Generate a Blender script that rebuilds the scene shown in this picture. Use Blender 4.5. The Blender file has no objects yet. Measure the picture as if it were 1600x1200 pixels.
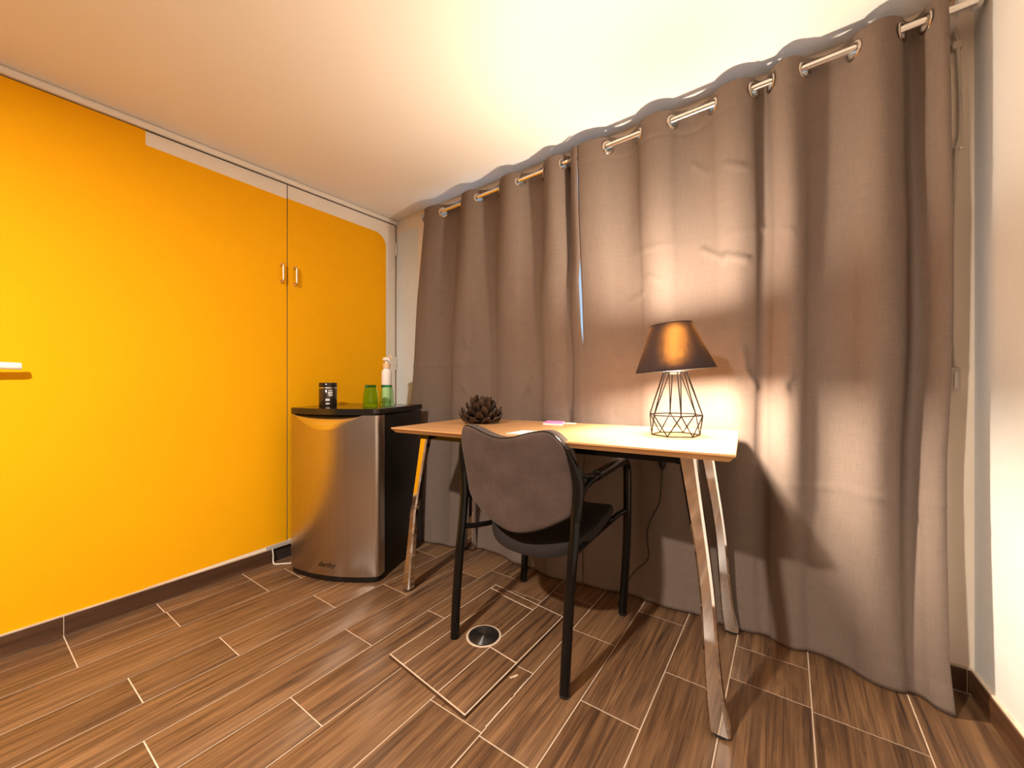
import bpy, bmesh, math, random
from mathutils import Vector, Matrix, noise
random.seed(7)
S = bpy.context.scene
COL = S.collection
PI = math.pi

# ------------------------------------------------------------------ camera, sky, lights, exposure
YAW = math.atan(430 / 615)
cam = bpy.data.cameras.new('camera')
cam.sensor_width = 36.0
cam.lens = 36.0 * 615 / 1600
cam.clip_start = 0.02
cam_o = bpy.data.objects.new('camera', cam)
cam_o.location = (0, 0, 0.96)
cam_o.rotation_euler = (PI / 2, 0, YAW)
COL.objects.link(cam_o)
S.camera = cam_o

world = bpy.data.worlds.new('daylight')
world.use_nodes = True
bg = world.node_tree.nodes['Background']
bg.inputs[0].default_value = (0.62, 0.80, 1.0, 1)
bg.inputs[1].default_value = 0.9
S.world = world

lamp_l = bpy.data.lights.new('ceiling_light', 'AREA')     # flush round ceiling lamp
lamp_l.shape = 'DISK'; lamp_l.size = 0.09
lamp_l.energy = 112
lamp_l.color = (1.0, 0.87, 0.73)
lamp_o = bpy.data.objects.new('ceiling_light', lamp_l)
lamp_o.location = (-0.80, -0.60, 2.04)
COL.objects.link(lamp_o)

BULB_STRENGTH = 2000.0
BULB_COLOR = (1.0, 0.83, 0.63)

S.view_settings.view_transform = 'Standard'
S.view_settings.look = 'None'
S.view_settings.gamma = 1.0
S.view_settings.use_curve_mapping = False
S.view_settings.exposure = 0.0

# ------------------------------------------------------------------ materials
def new_mat(name):
    m = bpy.data.materials.new(name)
    m.use_nodes = True
    nt = m.node_tree
    return m, nt, nt.nodes['Principled BSDF']

def link(nt, a, ao, b, bi):
    nt.links.new(a.outputs[ao], b.inputs[bi])

def plain(name, col, rough=0.5, metal=0.0, var=0.06, scale=18.0, bump=0.0, bscale=60.0, coat=0.0, spec=None, stretch=None):
    """solid colour with a slight procedural mottle and optional fine relief"""
    m, nt, p = new_mat(name)
    tc = nt.nodes.new('ShaderNodeTexCoord')
    mp = nt.nodes.new('ShaderNodeMapping')
    if stretch: mp.inputs['Scale'].default_value = stretch
    link(nt, tc, 'Object', mp, 'Vector')
    n = nt.nodes.new('ShaderNodeTexNoise')
    n.inputs['Scale'].default_value = scale; n.inputs['Detail'].default_value = 4
    link(nt, mp, 'Vector', n, 'Vector')
    r = nt.nodes.new('ShaderNodeValToRGB')
    r.color_ramp.elements[0].position = 0.3; r.color_ramp.elements[1].position = 0.7
    r.color_ramp.elements[0].color = tuple(max(0, c * (1 - var)) for c in col) + (1,)
    r.color_ramp.elements[1].color = tuple(min(1, c * (1 + var)) for c in col) + (1,)
    link(nt, n, 'Fac', r, 'Fac')
    link(nt, r, 'Color', p, 'Base Color')
    p.inputs['Roughness'].default_value = rough
    p.inputs['Metallic'].default_value = metal
    if coat: p.inputs['Coat Weight'].default_value = coat
    if spec is not None: p.inputs['Specular IOR Level'].default_value = spec
    if bump:
        n2 = nt.nodes.new('ShaderNodeTexNoise')
        n2.inputs['Scale'].default_value = bscale; n2.inputs['Detail'].default_value = 5
        link(nt, mp, 'Vector', n2, 'Vector')
        b = nt.nodes.new('ShaderNodeBump')
        b.inputs['Strength'].default_value = bump; b.inputs['Distance'].default_value = 0.01
        link(nt, n2, 'Fac', b, 'Height')
        link(nt, b, 'Normal', p, 'Normal')
    return m

def wood(name, cols, rough, sx, sy, sz, axis_off=True, wave=0.5, bump=0.08, fine=9.0, coat=0.0):
    """wood grain; the small scale component is the grain direction"""
    m, nt, p = new_mat(name)
    tc = nt.nodes.new('ShaderNodeTexCoord')
    oi = nt.nodes.new('ShaderNodeObjectInfo')
    mul = nt.nodes.new('ShaderNodeVectorMath'); mul.operation = 'MULTIPLY_ADD'
    comb = nt.nodes.new('ShaderNodeCombineXYZ')
    for i in range(3): link(nt, oi, 'Random', comb, i)
    mul.inputs[1].default_value = (37.0, 91.0, 53.0)
    link(nt, comb, 0, mul, 0); link(nt, tc, 'Object', mul, 2)
    mp = nt.nodes.new('ShaderNodeMapping'); mp.inputs['Scale'].default_value = (sx, sy, sz)
    link(nt, mul, 0, mp, 'Vector')
    n1 = nt.nodes.new('ShaderNodeTexNoise'); n1.inputs['Scale'].default_value = 1.0
    n1.inputs['Detail'].default_value = 6; n1.inputs['Roughness'].default_value = 0.62
    n1.inputs['Distortion'].default_value = wave
    link(nt, mp, 'Vector', n1, 'Vector')
    mp2 = nt.nodes.new('ShaderNodeMapping')
    mp2.inputs['Scale'].default_value = (sx * fine, sy * fine * 0.35, sz * fine)
    link(nt, mul, 0, mp2, 'Vector')
    n2 = nt.nodes.new('ShaderNodeTexNoise'); n2.inputs['Scale'].default_value = 1.0; n2.inputs['Detail'].default_value = 3
    link(nt, mp2, 'Vector', n2, 'Vector')
    mx = nt.nodes.new('ShaderNodeMath'); mx.operation = 'MULTIPLY_ADD'
    mx.inputs[1].default_value = 0.30
    link(nt, n2, 'Fac', mx, 0)
    sub = nt.nodes.new('ShaderNodeMath'); sub.operation = 'MULTIPLY'; sub.inputs[1].default_value = 0.70
    link(nt, n1, 'Fac', sub, 0); link(nt, sub, 0, mx, 2)
    rv = nt.nodes.new('ShaderNodeMath'); rv.operation = 'MULTIPLY_ADD'
    rv.inputs[1].default_value = 0.06; 
    link(nt, oi, 'Random', rv, 0); link(nt, mx, 0, rv, 2)
    off = nt.nodes.new('ShaderNodeMath'); off.operation = 'SUBTRACT'; off.inputs[1].default_value = 0.03
    link(nt, rv, 0, off, 0)
    r = nt.nodes.new('ShaderNodeValToRGB')
    e = r.color_ramp.elements
    e[0].position = cols[0][0]; e[0].color = cols[0][1] + (1,)
    e[1].position = cols[-1][0]; e[1].color = cols[-1][1] + (1,)
    for pos, c in cols[1:-1]:
        k = e.new(pos); k.color = c + (1,)
    link(nt, off, 0, r, 'Fac')
    link(nt, r, 'Color', p, 'Base Color')
    p.inputs['Roughness'].default_value = rough
    if coat: p.inputs['Coat Weight'].default_value = coat
    b = nt.nodes.new('ShaderNodeBump'); b.inputs['Strength'].default_value = bump; b.inputs['Distance'].default_value = 0.004
    link(nt, mx, 0, b, 'Height'); link(nt, b, 'Normal', p, 'Normal')
    return m

def weave(name, col, rough=0.9, scale=420.0, var=0.16, sheen=0.0, slub=0.12, blotch=0.0):
    """woven cloth from UV (u along the cloth, v up), in metres"""
    m, nt, p = new_mat(name)
    tc = nt.nodes.new('ShaderNodeTexCoord')
    outs = []
    for sc in ((scale, 14.0, 1.0), (14.0, scale, 1.0)):
        mp = nt.nodes.new('ShaderNodeMapping'); mp.inputs['Scale'].default_value = sc
        link(nt, tc, 'UV', mp, 'Vector')
        n = nt.nodes.new('ShaderNodeTexNoise'); n.inputs['Scale'].default_value = 1.0; n.inputs['Detail'].default_value = 3
        n.inputs['Roughness'].default_value = 0.7
        link(nt, mp, 'Vector', n, 'Vector')
        outs.append(n)
    ad = nt.nodes.new('ShaderNodeMath'); ad.operation = 'ADD'
    link(nt, outs[0], 'Fac', ad, 0); link(nt, outs[1], 'Fac', ad, 1)
    hf = nt.nodes.new('ShaderNodeMath'); hf.operation = 'MULTIPLY'; hf.inputs[1].default_value = 0.5
    link(nt, ad, 0, hf, 0)
    r = nt.nodes.new('ShaderNodeValToRGB')
    r.color_ramp.elements[0].position = 0.36; r.color_ramp.elements[1].position = 0.64
    r.color_ramp.elements[0].color = tuple(c * (1 - var) for c in col) + (1,)
    r.color_ramp.elements[1].color = tuple(min(1, c * (1 + var)) for c in col) + (1,)
    link(nt, hf, 0, r, 'Fac'); link(nt, r, 'Color', p, 'Base Color')
    if blotch:                                   # brushed nap of velour
        nb = nt.nodes.new('ShaderNodeTexNoise'); nb.inputs['Scale'].default_value = 7.0; nb.inputs['Detail'].default_value = 4
        link(nt, tc, 'UV', nb, 'Vector')
        mr = nt.nodes.new('ShaderNodeMapRange'); mr.inputs[1].default_value = 0.3; mr.inputs[2].default_value = 0.7
        mr.inputs[3].default_value = 1 - blotch; mr.inputs[4].default_value = 1 + blotch
        link(nt, nb, 'Fac', mr, 0)
        mm = nt.nodes.new('ShaderNodeVectorMath'); mm.operation = 'SCALE'
        link(nt, r, 'Color', mm, 0); link(nt, mr, 0, mm, 3)
        link(nt, mm, 0, p, 'Base Color')
    p.inputs['Roughness'].default_value = rough
    p.inputs['Specular IOR Level'].default_value = 0.2
    if sheen:
        p.inputs['Sheen Weight'].default_value = sheen; p.inputs['Sheen Roughness'].default_value = 0.4
    b = nt.nodes.new('ShaderNodeBump'); b.inputs['Strength'].default_value = slub; b.inputs['Distance'].default_value = 0.003
    link(nt, hf, 0, b, 'Height'); link(nt, b, 'Normal', p, 'Normal')
    return m

def glass(name, col, rough=0.02, ior=1.3, weight=1.0):
    m, nt, p = new_mat(name)
    p.inputs['Base Color'].default_value = col + (1,)
    p.inputs['Roughness'].default_value = rough
    p.inputs['Transmission Weight'].default_value = weight
    p.inputs['IOR'].default_value = ior
    return m

M = {}
M['ceiling'] = plain('ceiling_paint', (0.80, 0.78, 0.745), 0.9, var=0.012, scale=2.0, bump=0.08, bscale=9)
M['white_wall'] = plain('white_plaster', (0.70, 0.70, 0.69), 0.85, var=0.02, scale=3.0, bump=0.22, bscale=14)
M['rear_wall'] = plain('rear_wall_paint', (0.16, 0.135, 0.115), 0.85, var=0.03, scale=3.0)  # dark tone chosen so the unseen wall bounces less light
M['back_wall'] = plain('back_plaster', (0.87, 0.75, 0.62), 0.85, var=0.03, scale=3.0, bump=0.25, bscale=16)
M['yellow'] = plain('yellow_paint', (0.86, 0.405, 0.002), 0.75, var=0.02, scale=2.5, bump=0.05, bscale=30, spec=0.12)
M['cream'] = plain('cream_paint', (0.80, 0.74, 0.66), 0.5, var=0.02, scale=6)
M['blue_panel'] = plain('daylight_tinted_paint', (0.66, 0.74, 0.80), 0.6, var=0.02, scale=5)  # blue of the leaking daylight put into the colour
M['dark_gap'] = plain('raw_edge_gap_shade', (0.02, 0.012, 0.008), 0.8)  # raw door edges, and the shade of gaps put in as colour
M['grey_sill'] = plain('grey_sill', (0.40, 0.36, 0.33), 0.6)
WOODC = [(0.32, (0.032, 0.017, 0.011)), (0.42, (0.090, 0.047, 0.025)), (0.52, (0.155, 0.083, 0.041)), (0.66, (0.245, 0.138, 0.068))]
M['tile'] = wood('wood_look_tile', WOODC, 0.42, 40.0, 2.0, 40.0, wave=1.2, bump=0.08, fine=5.0)
M['base_tile'] = wood('skirting_tile', [(0.30, (0.035, 0.015, 0.008)), (0.5, (0.075, 0.034, 0.017)), (0.68, (0.13, 0.060, 0.028))], 0.35, 40.0, 1.5, 40.0, bump=0.06, fine=3.0)
M['base_tile_x'] = wood('skirting_tile_back', [(0.30, (0.035, 0.015, 0.008)), (0.5, (0.075, 0.034, 0.017)), (0.68, (0.13, 0.060, 0.028))], 0.35, 1.5, 40.0, 40.0, bump=0.06, fine=3.0)
M['grout'] = plain('pale_grout', (0.60, 0.48, 0.37), 0.9, var=0.12, scale=30)
M['oak'] = wood('oak_laminate', [(0.30, (0.40, 0.205, 0.085)), (0.5, (0.52, 0.285, 0.125)), (0.70, (0.62, 0.36, 0.17))], 0.38, 0.9, 26.0, 26.0, wave=0.15, bump=0.02, fine=4.0)
M['chrome'] = plain('chrome', (0.82, 0.80, 0.78), 0.07, 1.0, var=0.02)
M['cap_plastic'] = plain('cap_plastic', (0.016, 0.014, 0.013), 0.3, spec=0.6)
M['satin'] = plain('satin_chrome', (0.78, 0.74, 0.70), 0.22, 1.0, var=0.03)
M['brass'] = plain('pale_brass', (0.80, 0.62, 0.34), 0.25, 1.0, var=0.03)
M['black_metal'] = plain('black_metal', (0.005, 0.0045, 0.004), 0.16, 0.0, spec=0.25)
M['black_plastic'] = plain('black_plastic', (0.008, 0.007, 0.006), 0.28, spec=0.35)
M['black_side'] = plain('black_cabinet', (0.007, 0.006, 0.005), 0.35, spec=0.3, bump=0.05, bscale=300)
M['black_lid'] = plain('black_lid', (0.012, 0.010, 0.008), 0.14, spec=0.5)
M['steel'] = plain('brushed_steel', (0.50, 0.44, 0.39), 0.28, 1.0, var=0.06, scale=3.0, stretch=(90, 90, 0.6))
M['scoop'] = plain('handle_steel', (0.60, 0.56, 0.52), 0.22, 1.0, var=0.03)
M['curtain'] = weave('taupe_linen', (0.163, 0.124, 0.105), 0.85, slub=0.15, var=0.14)
M['back_cloth'] = weave('brown_grey_velour', (0.078, 0.054, 0.046), 0.95, scale=420, var=0.14, sheen=0.12, blotch=0.24)
M['seat_cloth'] = weave('charcoal_cloth', (0.024, 0.019, 0.018), 0.95, scale=800, var=0.2)
M['cushion_cloth'] = weave('grey_cloth', (0.085, 0.068, 0.062), 0.95, scale=800, var=0.2)
M['rubber'] = plain('black_rubber', (0.010, 0.009, 0.009), 0.6)
M['white_plastic'] = plain('white_plastic', (0.82, 0.79, 0.75), 0.35, var=0.01)
M['cable_beige'] = plain('painted_cable', (0.62, 0.54, 0.45), 0.6)
M['white_print'] = plain('white_print', (0.85, 0.85, 0.83), 0.6)
M['black_print'] = plain('black_print', (0.006, 0.005, 0.004), 0.5)
M['jar'] = plain('dark_jar', (0.030, 0.018, 0.011), 0.18, coat=0.4)
M['green_glass'] = glass('green_glass', (0.56, 0.93, 0.22), 0.02, 1.25)
M['green_base'] = glass('deep_green_glass', (0.05, 0.33, 0.14), 0.05, 1.25)
M['pale_green_glass'] = glass('pale_green_glass', (0.72, 0.95, 0.66), 0.02, 1.2)
M['frosted'] = plain('frosted_plastic', (0.86, 0.80, 0.80), 0.35, var=0.01)
M['tan_plastic'] = plain('tan_plastic', (0.80, 0.58, 0.34), 0.35, var=0.02)
M['pane'] = glass('window_glass', (0.95, 0.98, 1.0), 0.0, 1.05)
M['petal'] = wood('carved_dark_wood', [(0.3, (0.012, 0.006, 0.004)), (0.5, (0.034, 0.017, 0.010)), (0.7, (0.085, 0.045, 0.026))], 0.45, 30.0, 30.0, 8.0, bump=0.3, fine=3.0)
M['wire'] = plain('black_wire', (0.006, 0.005, 0.004), 0.45, 0.0, spec=0.2)
M['pink'] = plain('pink_cover', (0.78, 0.30, 0.72), 0.5, var=0.06, scale=40)
M['paper'] = plain('white_paper', (0.85, 0.84, 0.80), 0.7, var=0.01)
M['ring'] = plain('bronze_ring', (0.50, 0.42, 0.36), 0.25, 1.0)

def shade_mat():
    m = bpy.data.materials.new('dark_lampshade_cloth'); m.use_nodes = True
    nt = m.node_tree; nt.nodes.clear()
    out = nt.nodes.new('ShaderNodeOutputMaterial')
    tc = nt.nodes.new('ShaderNodeTexCoord')
    outs = []
    for sc in ((330.0, 20.0, 1.0), (20.0, 330.0, 1.0)):
        mp = nt.nodes.new('ShaderNodeMapping'); mp.inputs['Scale'].default_value = sc
        link(nt, tc, 'UV', mp, 'Vector')
        n = nt.nodes.new('ShaderNodeTexNoise'); n.inputs['Scale'].default_value = 1.0; n.inputs['Detail'].default_value = 2
        link(nt, mp, 'Vector', n, 'Vector'); outs.append(n)
    ad = nt.nodes.new('ShaderNodeMath'); ad.operation = 'MULTIPLY'
    link(nt, outs[0], 'Fac', ad, 0); link(nt, outs[1], 'Fac', ad, 1)
    r = nt.nodes.new('ShaderNodeValToRGB')
    r.color_ramp.elements[0].position = 0.15; r.color_ramp.elements[0].color = (0.00022, 0.00008, 0.00001, 1)
    r.color_ramp.elements[1].position = 0.36; r.color_ramp.elements[1].color = (0.00145, 0.00056, 0.00009, 1)
    link(nt, ad, 0, r, 'Fac')
    d = nt.nodes.new('ShaderNodeBsdfDiffuse'); d.inputs['Color'].default_value = (0.050, 0.036, 0.036, 1)
    t = nt.nodes.new('ShaderNodeBsdfRefraction'); link(nt, r, 'Color', t, 'Color')
    t.inputs['IOR'].default_value = 1.30; t.inputs['Roughness'].default_value = 0.85
    a = nt.nodes.new('ShaderNodeAddShader')
    link(nt, d, 0, a, 0); link(nt, t, 0, a, 1); link(nt, a, 0, out, 0)
    return m
M['shade'] = shade_mat()

def emit_mat(name, col, strength):
    m = bpy.data.materials.new(name); m.use_nodes = True
    nt = m.node_tree; nt.nodes.clear()
    out = nt.nodes.new('ShaderNodeOutputMaterial'); e = nt.nodes.new('ShaderNodeEmission')
    e.inputs[0].default_value = col + (1,); e.inputs[1].default_value = strength
    link(nt, e, 0, out, 0)
    return m
M['bulb'] = emit_mat('glowing_bulb', BULB_COLOR, BULB_STRENGTH)

# ------------------------------------------------------------------ mesh helpers
def mesh_obj(name, verts, faces, mat, parent=None, smooth=None, uvs=None, loc=None):
    me = bpy.data.meshes.new(name)
    me.from_pydata([tuple(v) for v in verts], [], faces)
    if uvs:
        ul = me.uv_layers.new(name='UVMap')
        for lp in me.loops: ul.data[lp.index].uv = uvs[lp.vertex_index]
    me.validate(); me.update()
    return finish(name, me, mat, parent, smooth, loc)

def finish(name, me, mat, parent=None, smooth=None, loc=None):
    if smooth is not None:
        for p in me.polygons: p.use_smooth = True
        if smooth < 179: me.set_sharp_from_angle(angle=math.radians(smooth))
    if mat: me.materials.append(M[mat])
    o = bpy.data.objects.new(name, me)
    COL.objects.link(o)
    if parent: o.parent = parent
    if loc: o.location = loc
    return o

def from_bm(name, bm, mat, parent=None, smooth=None, loc=None):
    bmesh.ops.recalc_face_normals(bm, faces=bm.faces)
    me = bpy.data.meshes.new(name); bm.to_mesh(me); bm.free()
    return finish(name, me, mat, parent, smooth, loc)

def empty(name, loc, label, cat, rotz=0.0, group=None):
    o = bpy.data.objects.new(name, None); COL.objects.link(o)
    o.empty_display_size = 0.05
    o.location = loc; o.rotation_euler = (0, 0, rotz)
    return tag(o, label, cat, group)

def tag(o, label, cat=None, group=None):
    o['label'] = label
    if cat: o['category'] = cat
    if group: o['group'] = group
    return o

def struct(o, label=None, cat=None):
    o['kind'] = 'structure'
    if label: o['label'] = label
    if cat: o['category'] = cat
    return o

def add_box(bm, x0, x1, y0, y1, z0, z1):
    vs = [bm.verts.new(p) for p in ((x0,y0,z0),(x1,y0,z0),(x1,y1,z0),(x0,y1,z0),(x0,y0,z1),(x1,y0,z1),(x1,y1,z1),(x0,y1,z1))]
    for f in ((0,3,2,1),(4,5,6,7),(0,1,5,4),(1,2,6,5),(2,3,7,6),(3,0,4,7)):
        bm.faces.new([vs[i] for i in f])
    return vs

def box(name, x0, x1, y0, y1, z0, z1, mat, parent=None, bevel=0.0, seg=2, loc=None):
    bm = bmesh.new(); add_box(bm, x0, x1, y0, y1, z0, z1)
    if bevel:
        bmesh.ops.bevel(bm, geom=list(bm.edges), offset=bevel, segments=seg, affect='EDGES', profile=0.5)
    return from_bm(name, bm, mat, parent, 35 if bevel else None, loc)

def prism_bm(bm, poly, z0, z1):
    lo = [bm.verts.new((x, y, z0)) for x, y in poly]
    hi = [bm.verts.new((x, y, z1)) for x, y in poly]
    n = len(poly)
    bm.faces.new(list(reversed(lo))); bm.faces.new(hi)
    for i in range(n):
        bm.faces.new((lo[i], lo[(i+1) % n], hi[(i+1) % n], hi[i]))
    return bm

def prism(name, poly, z0, z1, mat, parent=None, bevel=0.0, smooth=35, loc=None):
    bm = bmesh.new(); prism_bm(bm, poly, z0, z1)
    if bevel:
        es = [e for e in bm.edges if abs(e.verts[0].co.z - e.verts[1].co.z) < 1e-6]
        bmesh.ops.bevel(bm, geom=es, offset=bevel, segments=2, affect='EDGES', profile=0.5)
    return from_bm(name, bm, mat, parent, smooth, loc)

def smooth_path(pts, sub=6):
    """Catmull-Rom through points (tuples of any length)"""
    P = [Vector(p) for p in pts]
    out = []
    for i in range(len(P) - 1):
        p0 = P[max(i-1, 0)]; p1 = P[i]; p2 = P[i+1]; p3 = P[min(i+2, len(P)-1)]
        for k in range(sub):
            t = k / sub
            out.append(0.5 * ((2*p1) + (p2-p0)*t + (2*p0-5*p1+4*p2-p3)*t*t + (3*p1-p0-3*p2+p3)*t**3))
    out.append(P[-1])
    return out

def tube_data(pts, rad, seg=10, closed=False, cap=True, flat=None):
    """sweep a circle (radius or list of radii); flat=(a,b) scales the two section axes"""
    P = [Vector(p) for p in pts]; n = len(P)
    R = rad if isinstance(rad, (list, tuple)) else [rad] * n
    verts, faces = [], []
    T = []
    for i in range(n):
        if closed: t = P[(i+1) % n] - P[i-1]
        else: t = P[min(i+1, n-1)] - P[max(i-1, 0)]
        T.append(t.normalized())
    ref = Vector((0, 0, 1)) if abs(T[0].z) < 0.9 else Vector((0, 1, 0))
    N = (ref - T[0] * ref.dot(T[0])).normalized()
    fa, fb = flat if flat else (1, 1)
    for i in range(n):
        if i:
            N = (N - T[i] * N.dot(T[i])).normalized()
        B = T[i].cross(N)
        for k in range(seg):
            a = 2 * PI * k / seg
            verts.append(P[i] + N * (math.cos(a) * R[i] * fa) + B * (math.sin(a) * R[i] * fb))
    m = n if closed else n - 1
    for i in range(m):
        j = (i + 1) % n
        for k in range(seg):
            l = (k + 1) % seg
            faces.append((i*seg+k, i*seg+l, j*seg+l, j*seg+k))
    if cap and not closed:
        faces.append(tuple(reversed(range(seg))))
        faces.append(tuple((n-1)*seg + k for k in range(seg)))
    return verts, faces

def tube(name, pts, rad, mat, parent=None, seg=10, closed=False, flat=None, smooth=50):
    v, f = tube_data(pts, rad, seg, closed, True, flat)
    return mesh_obj(name, v, f, mat, parent, smooth)

def lathe(name, prof, mat, parent=None, seg=32, smooth=40, loc=(0, 0, 0), close=True):
    """prof: list of (r, z) from bottom to top"""
    verts, faces, idx = [], [], []
    for r, z in prof:
        if r < 1e-6:
            idx.append([len(verts)] * seg); verts.append((loc[0], loc[1], loc[2] + z))
        else:
            b = len(verts); idx.append([b + k for k in range(seg)])
            for k in range(seg):
                a = 2 * PI * k / seg
                verts.append((loc[0] + r*math.cos(a), loc[1] + r*math.sin(a), loc[2] + z))
    for i in range(len(prof) - 1):
        for k in range(seg):
            l = (k + 1) % seg
            q = [idx[i][k], idx[i][l], idx[i+1][l], idx[i+1][k]]
            u = []
            for t in q:
                if t not in u: u.append(t)
            if len(u) > 2: faces.append(tuple(u))
    return mesh_obj(name, verts, faces, mat, parent, smooth)

def lerp(a, b, t): return a + (b - a) * t
def sstep(a, b, x):
    t = max(0.0, min(1.0, (x - a) / (b - a))); return t * t * (3 - 2 * t)
def interp(tab, x):
    if x <= tab[0][0]: return tab[0][1]
    for (a, va), (b, vb) in zip(tab, tab[1:]):
        if x <= b: return va + (vb - va) * (x - a) / (b - a)
    return tab[-1][1]

# ------------------------------------------------------------------ room
XL, YB, YR = -2.27, 1.82, -2.6
def right_x(y): return 0.475 + 0.07 * (1.82 - y)
def ceil_z(x, y): return 2.112 + 0.0236 * (x + 2.27) + 0.0175 * (y - 1.82)

# floor: grout bed with each wood-look tile a piece of its own
bm = bmesh.new(); prism_bm(bm, [(XL - 0.1, YR), (right_x(YR), YR), (right_x(YB), YB), (XL - 0.1, YB)], -0.06, -0.0015)
floor = struct(from_bm('floor', bm, 'grout'), 'brown wood-look tiled floor with pale grout lines', 'floor')
ROWS = [
    (-2.27, -2.145, [.25, .52, .85, 1.40]), (-2.145, -1.97, [.25, .525, .85, 1.0, 1.5]), (-1.97, -1.765, [-.1, 1.3]),
    (-1.765, -1.59, [.335, .588, .95, 1.55]), (-1.59, -1.42, [.05, 1.195]), (-1.42, -1.25, [.30, .89, 1.5]),
    (-1.25, -1.07, [.60, 1.165, 1.6]), (-1.07, -.89, [.2, 1.5]), (-.89, -.69, [.25, .84, 1.11, 1.6]), (-.69, -.515, [.83, 1.40]),
    (-.515, -.335, [.5, 1.10, 1.67]), (-.335, -.155, [.77, 1.37]), (-.155, .06, [.86, 1.465, 1.655]), (.06, .305, [.85, 1.45]),
    (.305, .80, [.9])]
G = 0.0018
for ri, (x0, x1, js) in enumerate(ROWS):
    ys = [YR]
    y = js[0]; back = []
    while y - 0.6 > YR + 0.2:
        y -= 0.6; back.append(y)
    ys += sorted(back) + js + [YB - 0.012]
    for a, b in zip(ys, ys[1:]):
        ax, bx = x0 + G, x1 - G
        poly = [(ax, a + G), (bx, a + G), (bx, b - G), (ax, b - G)]
        if x1 > 0.46:
            poly = [(ax, a + G), (right_x(a) - 0.006, a + G), (right_x(b) - 0.006, b - G), (ax, b - G)]
        cx = sum(p[0] for p in poly) / 4; cy = sum(p[1] for p in poly) / 4
        lift = random.uniform(-0.0004, 0.0004)
        o = prism('tile', [(px - cx, py - cy) for px, py in poly], -0.0035, 0.0 + lift, 'tile', floor, bevel=0.0008, loc=(cx, cy, 0))

# whitish leftovers of grout beside the hatch
for (ax, ay), (bx, by), wd_ in (((-.691, .86), (-.690, .985), .007), ((-.691, 1.0), (-.690, 1.085), .005), ((-.742, 1.05), (-.728, 1.075), .010)):
    d_ = Vector((bx-ax, by-ay)).normalized(); n_ = Vector((-d_.y, d_.x)) * wd_/2
    pts_ = []
    for sgn in (1, -1):
        rng = range(6) if sgn > 0 else range(5, -1, -1)
        for k in rng:
            p_ = Vector((ax, ay)).lerp(Vector((bx, by)), k/5) + n_ * sgn * random.uniform(0.5, 1.1)
            pts_.append((p_.x, p_.y))
    prism('grout_residue', pts_, -0.001, 0.0009, 'grout', floor, smooth=None)

# walls
bm = bmesh.new()
prof_l = [(YR - 0.1, 0.0), (0.486, 0.0), (0.486, ceil_z(XL, 0.486) - 0.034), (YR - 0.1, ceil_z(XL, YR - 0.1) - 0.034)]
A_ = [bm.verts.new((XL, y, z)) for y, z in prof_l]; B_ = [bm.verts.new((XL - 0.12, y, z)) for y, z in prof_l]
bm.faces.new(A_); bm.faces.new(list(reversed(B_)))
for i in range(4): bm.faces.new((A_[i], A_[(i+1) % 4], B_[(i+1) % 4], B_[i]))
wl = struct(from_bm('wall_left', bm, 'yellow'), 'bright yellow painted wall left of the cupboard doors')
wlb = struct(box('wall_left', XL - 0.12, XL - 0.036, 0.486, YB, 0, 2.35, 'cream'), 'cream cupboard surround behind the two yellow doors')
# back wall around the window opening
WX0, WX1, WZ0, WZ1 = -1.97, 0.33, 0.80, 2.105
bm = bmesh.new()
add_box(bm, XL - 0.12, WX0, YB, YB + 0.14, 0, 2.35)
add_box(bm, WX1, 0.62, YB, YB + 0.14, 0, 2.35)
add_box(bm, WX0, WX1, YB, YB + 0.14, 0, WZ0)
add_box(bm, WX0, WX1, YB, YB + 0.14, WZ1, 2.35)
wb = struct(from_bm('wall_back', bm, 'back_wall'), 'beige plastered wall behind the curtains')
# panel with the daylight's blue in its colour and one rounded corner, left of the curtain
def rounded_panel(pts_rect, r, corner, n=8):
    """rect (a0,a1,b0,b1) in a 2D plane, one corner rounded ('tl' or 'tr')"""
    a0, a1, b0, b1 = pts_rect
    if corner == 'tl':
        arc = [(a0 + r - r*math.cos(t), b1 - r + r*math.sin(t)) for t in [PI/2*k/n for k in range(n+1)]]
        return [(a0, b0)] + arc + [(a1, b1), (a1, b0)]
    arc = [(a1 - r + r*math.sin(t), b1 - r + r*math.cos(t)) for t in [PI/2*k/n for k in range(n+1)]]
    return [(a0, b0), (a0, b1)] + arc + [(a1, b0)]
def panel_xz(name, poly, y0, y1, mat, parent=None):
    bm = bmesh.new()
    A = [bm.verts.new((x, y0, z)) for x, z in poly]; B = [bm.verts.new((x, y1, z)) for x, z in poly]
    n = len(poly)
    bm.faces.new(A); bm.faces.new(list(reversed(B)))
    for i in range(n): bm.faces.new((A[i], A[(i+1)%n], B[(i+1)%n], B[i]))
    return from_bm(name, bm, mat, parent)
def panel_yz(name, poly, x0, x1, mat, parent=None):
    bm = bmesh.new()
    A = [bm.verts.new((x0, y, z)) for y, z in poly]; B = [bm.verts.new((x1, y, z)) for y, z in poly]
    n = len(poly)
    bm.faces.new(A); bm.faces.new(list(reversed(B)))
    for i in range(n): bm.faces.new((A[i], A[(i+1)%n], B[(i+1)%n], B[i]))
    return from_bm(name, bm, mat, parent)
panel_xz('cream_border', [(XL + 0.002, 0.08), (XL + 0.002, 2.10), (-1.985, 2.105), (-1.985, 0.08)], YB - 0.003, YB, 'cream', wb)
panel_xz('painted_panel', rounded_panel((-2.255, -2.045, 0.10, 2.022), 0.065, 'tl'), YB - 0.0045, YB - 0.003, 'blue_panel', wb)

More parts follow.
